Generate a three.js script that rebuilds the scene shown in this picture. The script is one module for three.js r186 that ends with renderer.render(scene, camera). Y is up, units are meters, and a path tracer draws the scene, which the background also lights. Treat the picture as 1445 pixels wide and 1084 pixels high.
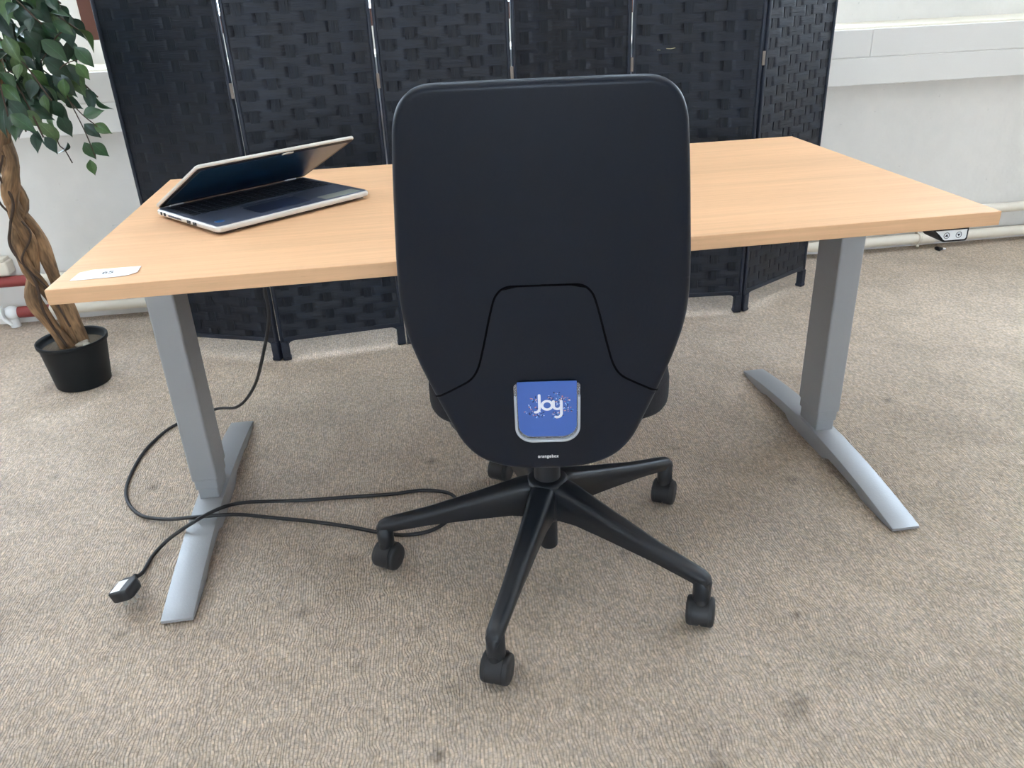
import * as THREE from 'three';
import { RoundedBoxGeometry } from 'three/addons/geometries/RoundedBoxGeometry.js';
import { TextGeometry } from 'three/addons/geometries/TextGeometry.js';
import { FontLoader } from 'three/addons/loaders/FontLoader.js';
import { mergeGeometries, mergeVertices, toCreasedNormals } from 'three/addons/utils/BufferGeometryUtils.js';
import { RectAreaLightUniformsLib } from 'three/addons/lights/RectAreaLightUniformsLib.js';

// ---------------------------------------------------------------- camera, sky, lamps, exposure
const scene = new THREE.Scene();
const camera = new THREE.PerspectiveCamera(50.87, 1445 / 1084, 0.05, 60);
camera.position.set(-0.2325, 1.082, 1.684);
camera.rotation.set(-0.4587, -0.1194, -0.047, 'YXZ');
const SKY = new THREE.Color().setRGB(0.68, 0.83, 1.0);
scene.background = SKY;
scene.backgroundIntensity = 10.0;
const renderer = new THREE.WebGLRenderer();
renderer.shadowMap.enabled = true;
renderer.toneMapping = THREE.LinearToneMapping;
renderer.toneMappingExposure = 1.56;
RectAreaLightUniformsLib.init();
const LAMP = new THREE.Color().setRGB(1.0, 0.95, 0.87), LAMP_POWER = 3.0;
const LAMPS = [[-1.1, 0.3], [1.5, 0.3]];

// ---------------------------------------------------------------- helpers
let seed = 20240611;
const rnd = () => { seed = (seed + 0x6d2b79f5) | 0; let t = Math.imul(seed ^ (seed >>> 15), 1 | seed); t = (t + Math.imul(t ^ (t >>> 7), 61 | t)) ^ t; return ((t ^ (t >>> 14)) >>> 0) / 4294967296; };
const rr = (a, b) => a + (b - a) * rnd();
const V = (x, y, z) => new THREE.Vector3(x, y, z);
const used = {};
const numbered = (n) => { used[n] = (used[n] ?? 0) + 1; return used[n] === 1 ? n : n + '_' + String(used[n] - 1).padStart(3, '0'); };
function tag(o, label, category, group) {
  o.userData.label = label; o.userData.category = category;
  if (group) o.userData.group = group;
  return o;
}
function thing(name, label, category, pos = [0, 0, 0], turn = 0, group) {
  const o = new THREE.Group(); o.name = numbered(name); scene.add(o);
  o.position.set(...pos); o.rotation.y = turn;
  return tag(o, label, category, group);
}
function part(name, geo, material, parent, label) {
  const m = new THREE.Mesh(geo, material); m.name = name; m.castShadow = m.receiveShadow = true;
  if (label) m.userData.label = label;
  parent.add(m);
  return m;
}
function struct(name, geo, material) {
  const m = part(name, geo, material, scene); m.userData.kind = 'structure';
  return m;
}
const clean = (g) => { const o = g.index ? g.toNonIndexed() : g.clone(); for (const k of Object.keys(o.attributes)) if (!['position', 'normal', 'uv'].includes(k)) o.deleteAttribute(k); return o; };
const merge = (list) => mergeGeometries(list.map(clean));
const rbox = (w, h, d, r, x = 0, y = 0, z = 0, s = 2) => new RoundedBoxGeometry(w, h, d, s, r).translate(x, y, z);
const boxG = (w, h, d, x = 0, y = 0, z = 0) => new THREE.BoxGeometry(w, h, d).translate(x, y, z);
const cyl = (r1, r2, h, x = 0, y = 0, z = 0, n = 24) => new THREE.CylinderGeometry(r1, r2, h, n).translate(x, y, z);
const lathe = (pts, n = 32) => new THREE.LatheGeometry(pts.map(([r, y]) => new THREE.Vector2(r, y)), n);
const tube = (pts, r, n = 40, rs = 10, tension = 0.5) => new THREE.TubeGeometry(new THREE.CatmullRomCurve3(pts.map((p) => V(...p)), false, 'catmullrom', tension), n, r, rs, false);
const tubeC = (pts, r, n = 40, rs = 10) => new THREE.TubeGeometry(new THREE.CatmullRomCurve3(pts.map((p) => V(...p)), false, 'centripetal'), n, r, rs, false);
function poly(pts) { const s = new THREE.Shape(); pts.forEach(([x, y], i) => (i ? s.lineTo(x, y) : s.moveTo(x, y))); s.closePath(); return s; }
function extr(shape, depth, bevel = 0, seg = 2, curve = 12) {
  return new THREE.ExtrudeGeometry(shape, { depth, bevelEnabled: bevel > 0, bevelSize: bevel, bevelThickness: bevel, bevelOffset: -bevel, bevelSegments: seg, curveSegments: curve });
}
function roundedRect(w, h, rTop, rBot) {
  const s = new THREE.Shape(), a = w / 2, b = h / 2;
  s.moveTo(-a + rBot, -b); s.lineTo(a - rBot, -b); s.absarc(a - rBot, -b + rBot, rBot, -Math.PI / 2, 0);
  s.lineTo(a, b - rTop); if (rTop) s.absarc(a - rTop, b - rTop, rTop, 0, Math.PI / 2);
  s.lineTo(-a + rTop, b); if (rTop) s.absarc(-a + rTop, b - rTop, rTop, Math.PI / 2, Math.PI);
  s.lineTo(-a, -b + rBot); s.absarc(-a + rBot, -b + rBot, rBot, Math.PI, 1.5 * Math.PI);
  return s;
}
// sections: lists of [x,y,z] rings with the same count, closed with end caps
function loft(rings, cap = true) {
  const n = rings[0].length, pos = [], idx = [];
  rings.forEach((r) => r.forEach((p) => pos.push(...p)));
  for (let i = 0; i < rings.length - 1; i++) for (let j = 0; j < n; j++) {
    const a = i * n + j, b = i * n + (j + 1) % n, c = a + n, d = b + n;
    idx.push(a, c, b, b, c, d);
  }
  if (cap) for (const [k, flip] of [[0, 1], [rings.length - 1, 0]]) {
    const c = pos.length / 3, m = [0, 0, 0];
    rings[k].forEach((p) => { for (let q = 0; q < 3; q++) m[q] += p[q] / n; });
    pos.push(...m);
    for (let j = 0; j < n; j++) { const a = k * n + j, b = k * n + (j + 1) % n; flip ? idx.push(c, a, b) : idx.push(c, b, a); }
  }
  const g = new THREE.BufferGeometry();
  g.setAttribute('position', new THREE.Float32BufferAttribute(pos, 3));
  g.setAttribute('uv', new THREE.Float32BufferAttribute(new Float32Array(pos.length / 3 * 2), 2));
  g.setIndex(idx); g.computeVertexNormals();
  return g;
}
function metricUV(g, scale = 1, swap = false) {    // box-projected uv in metres
  const o = g.index ? g.toNonIndexed() : g; o.computeBoundingBox();
  const p = o.attributes.position, nn = o.attributes.normal, uv = new Float32Array(p.count * 2);
  for (let i = 0; i < p.count; i++) {
    const ax = Math.abs(nn.getX(i)), ay = Math.abs(nn.getY(i)), az = Math.abs(nn.getZ(i));
    let a, b;
    if (ay >= ax && ay >= az) { a = p.getX(i); b = p.getZ(i); } else if (az >= ax) { a = p.getX(i); b = p.getY(i); } else { a = p.getZ(i); b = p.getY(i); }
    uv[2 * i] = (swap ? b : a) / scale; uv[2 * i + 1] = (swap ? a : b) / scale;
  }
  o.setAttribute('uv', new THREE.BufferAttribute(uv, 2));
  return o;
}
// ---- noise and computed textures
const hash = (x, y, s) => { let h = Math.imul(x | 0, 374761393) ^ Math.imul(y | 0, 668265263) ^ Math.imul(s | 0, 2147483647 - 61); h = Math.imul(h ^ (h >>> 13), 1274126177); return ((h ^ (h >>> 16)) >>> 0) / 4294967296; };
function vnoise(x, y, px, py, s) {                 // value noise, periodic
  const x0 = Math.floor(x), y0 = Math.floor(y), fx = x - x0, fy = y - y0, u = fx * fx * (3 - 2 * fx), v = fy * fy * (3 - 2 * fy);
  const m = (a, n) => ((a % n) + n) % n;
  const a = hash(m(x0, px), m(y0, py), s), b = hash(m(x0 + 1, px), m(y0, py), s), c = hash(m(x0, px), m(y0 + 1, py), s), d = hash(m(x0 + 1, px), m(y0 + 1, py), s);
  return a + (b - a) * u + (c - a) * v + (a - b - c + d) * u * v;
}
function makeTex(w, h, fn, srgb = true, rep = true) {
  const d = new Uint8Array(w * h * 4);
  for (let y = 0; y < h; y++) for (let x = 0; x < w; x++) {
    const c = fn(x / w, y / h, x, y), i = (y * w + x) * 4;
    if (Array.isArray(c)) { d[i] = c[0]; d[i + 1] = c[1]; d[i + 2] = c[2]; } else d[i] = d[i + 1] = d[i + 2] = c;
    d[i + 3] = 255;
  }
  const t = new THREE.DataTexture(d, w, h, THREE.RGBAFormat);
  t.magFilter = THREE.LinearFilter; t.minFilter = THREE.LinearMipmapLinearFilter; t.generateMipmaps = true;
  if (rep) t.wrapS = t.wrapT = THREE.RepeatWrapping;
  if (srgb) t.colorSpace = THREE.SRGBColorSpace;
  t.needsUpdate = true;
  return t;
}
const cl = (v) => Math.max(0, Math.min(255, v));
const std = (o) => new THREE.MeshStandardMaterial(o);
const phys = (o) => new THREE.MeshPhysicalMaterial(o);
const lin = (r, g, b) => new THREE.Color().setRGB(r, g, b);

// carpet: rows of small loops running towards the back wall
const CW = 1024, CS = 0.66;
const carpetH = new Float32Array(CW * CW);
for (let y = 0; y < CW; y++) for (let x = 0; x < CW; x++) {
  const u = x / CW, v = y / CW, rows = 120;
  const wob = (vnoise(u * 30, v * 30, 30, 30, 3) - 0.5) * 1.7;
  const r = u * rows + wob, ri = Math.floor(r), ci = r - ri, rowI = ((ri % rows) + rows) % rows;
  const loops = 64, l = v * loops + hash(rowI, 0, 7) * 3, li = Math.floor(l), lf = l - li;
  const e = Math.min(1, Math.sin(Math.PI * ci) * 1.5), q = Math.min(1, Math.sin(Math.PI * lf) * 2.0);
  const hgt = e * (0.55 + 0.45 * q) * (0.55 + 0.45 * hash(rowI, ((li % loops) + loops) % loops, 11));
  carpetH[y * CW + x] = 0.75 * hgt + 0.25 * vnoise(u * 256, v * 256, 256, 256, 5);
}
const carpetMap = makeTex(CW, CW, (u, v, x, y) => {
  const h = carpetH[y * CW + x], n = vnoise(u * 200, v * 110, 200, 110, 21), m = vnoise(u * 9, v * 9, 9, 9, 22);
  const k = 0.77 + 0.26 * h + 0.22 * (n - 0.5) + 0.07 * (m - 0.5), warm = (vnoise(u * 150, v * 90, 150, 90, 23) - 0.5) * 8;
  return [cl(209 * k + warm * 0.6), cl(190 * k), cl(170 * k - warm)];
});
const carpetBump = makeTex(CW, CW, (u, v, x, y) => cl(carpetH[y * CW + x] * 255), false);
const woodMap = makeTex(2048, 1024, (u, v) => {
  const a = vnoise(u * 6, v * 150, 6, 150, 31), b = vnoise(u * 26, v * 420, 26, 420, 32), c = vnoise(u * 3, v * 9, 3, 9, 33), f = vnoise(u * 90, v * 500, 90, 500, 34);
  const w2 = vnoise(u * 4, v * 26 + 2 * c, 4, 26, 35);
  const k = 1 + 0.035 * (a - 0.5) + 0.03 * (b - 0.5) + 0.04 * (c - 0.5) + 0.03 * (w2 - 0.5) - (f > 0.86 ? 0.02 : 0);
  return [cl(236 * k), cl(188 * (k * 1.05 - 0.05)), cl(145 * (k * 1.12 - 0.12))];
});
const fibreMap = makeTex(512, 512, (u, v) => {
  const a = vnoise(u * 5, v * 190, 5, 190, 41), b = vnoise(u * 14, v * 256, 14, 256, 42), c = vnoise(u * 7, v * 7, 7, 7, 43);
  return cl(255 * (0.62 + 0.28 * a + 0.22 * (b - 0.5) + 0.16 * (c - 0.5)));
});
const fibreBump = makeTex(512, 512, (u, v) => cl(255 * (0.55 * vnoise(u * 5, v * 190, 5, 190, 41) + 0.45 * vnoise(u * 12, v * 90, 12, 90, 44))), false);
const plasterBump = makeTex(512, 512, (u, v) => cl(255 * (0.5 * vnoise(u * 8, v * 8, 8, 8, 51) + 0.3 * vnoise(u * 30, v * 30, 30, 30, 52) + 0.2 * vnoise(u * 120, v * 120, 120, 120, 53))), false);
const wallMap = makeTex(512, 512, (u, v) => {
  const n = vnoise(u * 5, v * 5, 5, 5, 55), m = vnoise(u * 40, v * 40, 40, 40, 56);
  const spot = vnoise(u * 64, v * 64, 64, 64, 57) > 0.975 ? 14 : 0;
  const k = 1 + 0.03 * (n - 0.5) + 0.015 * (m - 0.5);
  return [cl(229 * k - spot), cl(224 * k - spot), cl(217 * k - spot)];
});
const barkMap = makeTex(256, 512, (u, v) => {
  const a = vnoise(u * 14, v * 8, 14, 8, 61), b = vnoise(u * 40, v * 30, 40, 30, 62), c = vnoise(u * 5, v * 12, 5, 12, 63);
  const k = 0.78 + 0.34 * a + 0.28 * (b - 0.5) + 0.3 * (c - 0.5);
  return [cl(140 * k), cl(108 * k), cl(77 * k)];
});
const barkBump = makeTex(256, 512, (u, v) => cl(255 * (0.6 * vnoise(u * 14, v * 8, 14, 8, 61) + 0.4 * vnoise(u * 40, v * 30, 40, 30, 62))), false);
const grainBump = makeTex(256, 256, (u, v) => cl(255 * (0.5 * vnoise(u * 128, v * 128, 128, 128, 71) + 0.5 * vnoise(u * 64, v * 64, 64, 64, 72))), false);
const fineGrain = (rep) => { const t = grainBump.clone(); t.repeat.set(rep, rep); t.needsUpdate = true; return t; };
const leafMap = makeTex(128, 128, (u, v) => {
  const s = Math.abs(u - 0.5) * 2, vein = Math.abs(((v * 7 + s * 1.6) % 1) - 0.5) < 0.05 ? 14 : 0, mid = s < 0.05 ? 40 : 0, n = 24 * (vnoise(u * 10, v * 10, 10, 10, 81) - 0.5);
  return cl(206 + vein + mid + n);
}, true, false);

// ---------------------------------------------------------------- materials
const M = {
  carpet: std({ map: carpetMap, bumpMap: carpetBump, bumpScale: 0.003, roughness: 1, vertexColors: true }),
  wall: std({ map: wallMap, bumpMap: plasterBump, bumpScale: 0.0015, roughness: 0.85 }),
  cream: std({ color: 0xe9e0cd, roughness: 0.55, bumpMap: plasterBump, bumpScale: 0.001 }),
  ceiling: std({ color: 0xf0efec, roughness: 0.95 }),
  trunking: std({ color: 0xe6e2dc, roughness: 0.4 }),
  brown: std({ color: 0x5a3224, roughness: 0.5 }),
  glass: phys({ color: 0xffffff, transmission: 1, thickness: 0, roughness: 0, ior: 1.45 }),
  wood: phys({ map: woodMap, roughness: 0.55, specularIntensity: 0.35 }),
  steel: std({ color: lin(0.36, 0.365, 0.37), roughness: 0.42, metalness: 0.25, bumpMap: fineGrain(6), bumpScale: 0.0002 }),
  strip: phys({ specularIntensity: 0.8, color: lin(0.0066, 0.0126, 0.0275), map: fibreMap, bumpMap: fibreBump, bumpScale: 0.0008, roughness: 0.48 }),
  stake: phys({ specularIntensity: 0.68, color: lin(0.0050, 0.0098, 0.0215), map: fibreMap, bumpMap: fibreBump, bumpScale: 0.0008, roughness: 0.50 }),
  post: std({ color: lin(0.006, 0.011, 0.025), bumpMap: fibreBump, bumpScale: 0.0008, roughness: 0.45 }),
  hinge: std({ color: lin(0.24, 0.20, 0.17), roughness: 0.5, metalness: 0.3 }),
  shell: phys({ color: lin(0.004, 0.0075, 0.016), specularIntensity: 0.62, roughness: 0.38, bumpMap: fineGrain(4), bumpScale: 0.00015 }),
  plastic: std({ color: lin(0.011, 0.0135, 0.018), roughness: 0.38, bumpMap: fineGrain(3), bumpScale: 0.0002 }),
  dark: phys({ color: lin(0.002, 0.002, 0.003), roughness: 0.9, specularIntensity: 0.1 }),
  fabric: std({ color: lin(0.014, 0.014, 0.018), roughness: 0.95, bumpMap: fineGrain(8), bumpScale: 0.0006 }),
  rubber: std({ color: lin(0.016, 0.016, 0.018), roughness: 0.5 }),
  wheel: std({ color: lin(0.022, 0.022, 0.024), roughness: 0.55 }),
  clear: phys({ color: 0xffffff, transmission: 0.85, thickness: 0, roughness: 0.12, ior: 1.49 }),
  clearRim: phys({ color: lin(0.70, 0.72, 0.75), transmission: 0.35, thickness: 0, roughness: 0.15 }),
  white: std({ color: 0xf2f2f0, roughness: 0.5 }),
  chrome: std({ color: lin(0.62, 0.60, 0.55), metalness: 0.9, roughness: 0.3 }),
  champagne: std({ color: lin(0.66, 0.63, 0.58), metalness: 0.25, roughness: 0.32 }),
  deck: std({ color: lin(0.14, 0.16, 0.22), metalness: 0.35, roughness: 0.36 }),
  key: std({ color: lin(0.016, 0.019, 0.026), roughness: 0.45 }),
  screen: phys({ color: lin(0.008, 0.036, 0.085), roughness: 0.28 }),
  pot: phys({ color: lin(0.008, 0.010, 0.012), specularIntensity: 0.5, roughness: 0.5 }),
  soil: std({ color: lin(0.10, 0.075, 0.05), roughness: 1, bumpMap: plasterBump, bumpScale: 0.006 }),
  bark: std({ map: barkMap, bumpMap: barkBump, bumpScale: 0.004, roughness: 0.9 }),
  twig: std({ color: lin(0.06, 0.035, 0.022), roughness: 0.8 }),
  red: std({ color: lin(0.28, 0.045, 0.040), roughness: 0.5 }),
  pipe: std({ color: 0xe6dccb, roughness: 0.4 }),
  lamp: std({ color: 0xffffff, emissive: LAMP, emissiveIntensity: 1.2, roughness: 0.6 }),
  black: std({ color: lin(0.008, 0.008, 0.009), roughness: 0.5 }),
};
const leafM = [[0.028, 0.075, 0.040], [0.022, 0.060, 0.038], [0.045, 0.115, 0.042], [0.095, 0.190, 0.055], [0.16, 0.25, 0.10]].map(([r, g, b]) => phys({ color: lin(r * 1.05, g * 1.1, b * 1.1), map: leafMap, roughness: 0.36, transmission: 0.22, thickness: 0, side: THREE.DoubleSide }));

// ---------------------------------------------------------------- the room
const X0 = -3.6, X1 = 6.2, ZB = -1.44, ZF = 8.0, HC = 2.9, T = 0.2;
{
  const ticks = (a, b, f0, f1, fine, coarse) => { const o = [a]; while (o[o.length - 1] < b) { const t = o[o.length - 1]; o.push(Math.min(b, t + (t >= f0 && t < f1 ? fine : coarse))); } return o; };
  const tx = ticks(X0 - 0.2, X1 + 0.2, -1.75, 2.05, 0.011, 0.09), tz = ticks(ZB - 0.2, ZF + 0.2, -1.45, 1.5, 0.011, 0.09);
  const g = new THREE.PlaneGeometry(1, 1, tx.length - 1, tz.length - 1).rotateX(-Math.PI / 2);
  for (let r = 0, i = 0; r < tz.length; r++) for (let c = 0; c < tx.length; c++, i++) g.attributes.position.setXYZ(i, tx[c], 0, tz[r]);
  const p = g.attributes.position, uv = g.attributes.uv, col = new Float32Array(p.count * 3);
  const spots = [];
  for (let i = 0; i < 60; i++) spots.push([rr(-1.6, 1.9), rr(-0.3, 1.4), rr(0.006, 0.014), rr(0.25, 0.6)]);
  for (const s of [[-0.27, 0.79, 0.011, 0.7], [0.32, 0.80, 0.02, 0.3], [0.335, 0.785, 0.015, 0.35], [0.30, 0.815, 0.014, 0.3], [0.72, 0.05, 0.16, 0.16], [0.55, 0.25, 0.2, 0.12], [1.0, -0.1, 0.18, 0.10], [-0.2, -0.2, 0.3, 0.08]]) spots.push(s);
  for (let i = 0; i < p.count; i++) {
    const x = p.getX(i), z = p.getZ(i);
    uv.setXY(i, x / CS, z / CS);
    let k = 1 + 0.10 * (vnoise(x * 2.2 + 50, z * 2.2 + 50, 4096, 4096, 91) - 0.5) + 0.10 * (vnoise(x * 7 + 50, z * 7 + 50, 4096, 4096, 92) - 0.5);
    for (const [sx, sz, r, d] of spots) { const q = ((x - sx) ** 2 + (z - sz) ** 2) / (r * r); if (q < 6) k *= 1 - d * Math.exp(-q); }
    const w = vnoise(x * 1.4 + 90, z * 1.4 + 90, 4096, 4096, 93) - 0.5;
    col[3 * i] = k * (1 + 0.03 * w); col[3 * i + 1] = k; col[3 * i + 2] = k * (1 - 0.05 * w);
  }
  g.setAttribute('color', new THREE.BufferAttribute(col, 3));
  const f = struct('floor', g, M.carpet);
  part('slab', boxG(X1 - X0 + 0.4, 0.2, ZF - ZB + 0.4, (X0 + X1) / 2, -0.102, (ZB + ZF) / 2), M.ceiling, f);
}
struct('ceiling', boxG(X1 - X0 + 0.4, 0.2, ZF + 1.84 + 0.2, (X0 + X1) / 2, HC + 0.1, (ZF - 1.84) / 2), M.ceiling);
const wallBox = (x0, x1, y0, y1, z0, z1) => metricUV(boxG(x1 - x0, y1 - y0, z1 - z0, (x0 + x1) / 2, (y0 + y1) / 2, (z0 + z1) / 2), 1.3);
struct('wall_left', wallBox(X0 - T, X0, 0, HC, -1.84, ZF), M.wall);
struct('wall_right', wallBox(X1, X1 + T, 0, HC, -1.84, ZF), M.wall);
// back wall: thick parapet below, windows above it
const ZW = -1.72, YS = 0.885, YF = 0.965, YT = 2.55, WINS = [[-3.4, -1.75], [-1.335, 1.5], [2.5, 5.8]];
{
  const parts = [wallBox(X0, X1, 0, YS - 0.03, -1.84, ZB), wallBox(X0, X1, YS - 0.03, YF, -1.84, ZW + 0.005), wallBox(X0, X1, YT, HC, -1.84, ZW)];
  let x = X0;
  for (const [a, b] of WINS) { parts.push(wallBox(x, a, YF, YT, -1.84, ZW)); x = b; }
  parts.push(wallBox(x, X1, YF, YT, -1.84, ZW));
  struct('wall_back', merge(parts), M.wall);
  // sill board in front of the windows
  struct('trim_1', metricUV(rbox(X1 - X0, 0.03, ZB - ZW + 0.02, 0.006, (X0 + X1) / 2, YS - 0.015, (ZB + ZW) / 2 + 0.01), 1), M.cream);
  WINS.forEach(([a, b], i) => {
    const w = new THREE.Group(); w.name = 'window_' + (i + 1); w.userData.kind = 'structure'; scene.add(w);
    const zf = ZW - 0.03, n = Math.round((b - a) / 1.05);
    const bars = [boxG(b - a, 0.06, 0.07, (a + b) / 2, YF + 0.03, zf), boxG(b - a, 0.06, 0.07, (a + b) / 2, YT - 0.03, zf)];
    for (let k = 0; k <= n; k++) bars.push(boxG(0.06, YT - YF - 0.12, 0.068, a + 0.03 + (b - a - 0.05) * k / n, (YF + YT) / 2, zf));
    part('window_frame', merge(bars), M.brown, w);
    for (let k = 0; k < n; k++) { const pw = (b - a - 0.05) / n - 0.05; part('pane', boxG(pw, YT - YF - 0.12, 0.006, a + 0.05 + (b - a - 0.05) / n * k + pw / 2, (YF + YT) / 2, zf), M.glass, w); }
  });
}
// front wall behind the camera, with one wide window
{
  const a = -2.9, b = 0.9, y0 = 0.85, y1 = 2.4;
  struct('wall_front', merge([wallBox(X0, X1, 0, y0, ZF, ZF + T), wallBox(X0, X1, y1, HC, ZF, ZF + T), wallBox(X0, a, y0, y1, ZF, ZF + T), wallBox(b, X1, y0, y1, ZF, ZF + T)]), M.wall);
  const w = new THREE.Group(); w.name = 'window_4'; w.userData.kind = 'structure'; scene.add(w);
  const bars = [boxG(b - a, 0.06, 0.07, (a + b) / 2, y0 + 0.03, ZF + 0.1), boxG(b - a, 0.06, 0.07, (a + b) / 2, y1 - 0.03, ZF + 0.1)];
  for (let k = 0; k <= 3; k++) bars.push(boxG(0.05, y1 - y0 - 0.12, 0.068, a + 0.025 + (b - a - 0.05) * k / 3, (y0 + y1) / 2, ZF + 0.1));
  part('window_frame', merge(bars), M.brown, w);
  for (let k = 0; k < 3; k++) { const pw = (b - a - 0.05) / 3 - 0.05; part('pane', boxG(pw, y1 - y0 - 0.12, 0.006, a + 0.05 + (b - a - 0.05) / 3 * k + pw / 2, (y0 + y1) / 2, ZF + 0.1), M.glass, w); }
}
// dado trunking along the back wall: an upper and a lower lid on a shallow box
{
  const zt = ZB + 0.05, t = struct('trim_2', metricUV(boxG(X1 - X0, 0.196, 0.046, (X0 + X1) / 2, 0.776, ZB + 0.023), 1), M.trunking);
  const joints = [X0, -2.1, 1.56, X1];
  for (let k = 0; k < 3; k++) {
    const L = joints[k + 1] - joints[k] - 0.0012, xm = (joints[k] + joints[k + 1]) / 2;
    part('upper_lid', rbox(L, 0.098, 0.012, 0.003, xm, 0.829, zt - 0.006), M.trunking, t);
    if (k === 0) part('lower_lid', rbox(X1 - X0, 0.098, 0.012, 0.003, (X0 + X1) / 2, 0.7285, zt - 0.005), M.trunking, t);
  }
}
// ceiling light panels
LAMPS.forEach(([x, z], i) => {
  const where = ['over the plant side of the desk', 'over the free right side of the desk'][i];
  const t = thing('ceiling_light', 'flat white square ceiling light panel ' + where, 'light', [x, HC, z], 0, 'ceiling light panels');
  part('frame', merge([boxG(0.66, 0.03, 0.03, 0, -0.015, 0.315), boxG(0.66, 0.03, 0.03, 0, -0.015, -0.315), boxG(0.03, 0.03, 0.6, 0.315, -0.015, 0), boxG(0.03, 0.03, 0.6, -0.315, -0.015, 0)]), M.white, t);
  part('diffuser', boxG(0.6, 0.012, 0.6, 0, -0.012, 0), M.lamp, t);
  const l = new THREE.RectAreaLight(LAMP, LAMP_POWER, 0.58, 0.58); l.position.set(x, HC - 0.035, z); l.rotation.x = -Math.PI / 2; scene.add(l);
});

// ---------------------------------------------------------------- heating pipes and the valve
{
  const run = (x0, y0, x1, y1, r, z) => tube([[x0, y0, z], [(x0 + x1) / 2, (y0 + y1) / 2, z], [x1, y1, z]], r, 8, 16);
  const clip = (x, y, r, z) => merge([new THREE.TorusGeometry(r + 0.002, 0.004, 8, 20).rotateY(Math.PI / 2).translate(x, y, z), boxG(0.014, 0.016, ZB - z + 0.06, x, y - r - 0.004, (ZB + z) / 2 - 0.02 + 0.02), lathe([[0, -0.006], [0.006, -0.004], [0.007, 0.003], [0, 0.006]], 12).rotateX(Math.PI / 2).translate(x, y - r - 0.008, z + 0.012)]);
  const Z = ZB + 0.045;
  const u = thing('heating_pipe', 'upper of the two cream heating pipes along the wall, red at its left end', 'pipe', [0, 0, 0]);
  part('tube', run(-1.645, 0.178, 3.4, 0.142, 0.02, Z), M.pipe, u);
  part('painted_end', run(-2.6, 0.182, -1.645, 0.178, 0.0202, Z), M.red, u, 'red painted pipe section');
  part('collar', lathe([[0.018, -0.02], [0.027, -0.02], [0.027, 0.02], [0.018, 0.02]], 20).rotateZ(Math.PI / 2).translate(-1.62, 0.178, Z), M.white, u);
  for (const x of [-0.2, 2.9]) part('clip', clip(x, 0.16, 0.021, Z), M.pipe, u);
  const d = thing('heating_pipe', 'lower of the two cream heating pipes, just above the carpet', 'pipe', [0, 0, 0]);
  part('tube', run(-1.60, 0.057, 3.4, 0.040, 0.021, Z), M.pipe, d);
  part('painted_end', run(-1.715, 0.0575, -1.60, 0.057, 0.0212, Z), M.red, d, 'red painted pipe section');
  part('collar', lathe([[0.02, -0.03], [0.025, -0.03], [0.025, 0.03], [0.02, 0.03]], 20).rotateZ(Math.PI / 2).translate(1.935, 0.046, Z), M.pipe, d);
  for (const x of [0.3, 1.895]) part('clip', clip(x, 0.047, 0.022, Z), M.pipe, d);
  const v = thing('radiator_valve', 'white valve with a lever where the lower red pipe ends', 'valve', [-1.74, 0.0575, Z]);
  part('body', merge([new THREE.SphereGeometry(0.027, 20, 14), cyl(0.016, 0.018, 0.05, 0, -0.03, 0, 16), cyl(0.024, 0.024, 0.026, -0.03, 0, 0, 6).rotateZ(0)]), M.white, v);
  part('lever', merge([tube([[-0.03, 0.06, 0.02], [-0.022, 0.02, 0.035], [-0.018, -0.01, 0.036], [0.002, -0.035, 0.034]], 0.006, 16, 8), cyl(0.009, 0.009, 0.05, -0.024, 0.01, 0.015, 12).rotateX(0.2)]), M.white, v);
  const b = thing('pipe_cover', 'small cream box cover above the red upper pipe', 'cover', [-1.735, 0.2, ZB]);
  part('box', rbox(0.075, 0.05, 0.06, 0.006, 0, 0.03, 0.031), M.pipe, b);
  part('cap', rbox(0.06, 0.012, 0.05, 0.004, 0, 0.061, 0.03), M.pipe, b);
  const s = thing('floor_scrap', 'small black and white scrap on the carpet under the right end of the pipe', 'scrap', [1.975, 0, -1.35], 0.5);
  part('black_piece', merge([rbox(0.028, 0.01, 0.02, 0.003, 0, 0.006, 0), rbox(0.018, 0.01, 0.012, 0.003, -0.012, 0.012, -0.006)]), M.black, s);
  part('white_piece', rbox(0.014, 0.007, 0.013, 0.003, 0.019, 0.005, 0.01), M.white, s);
}

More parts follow.
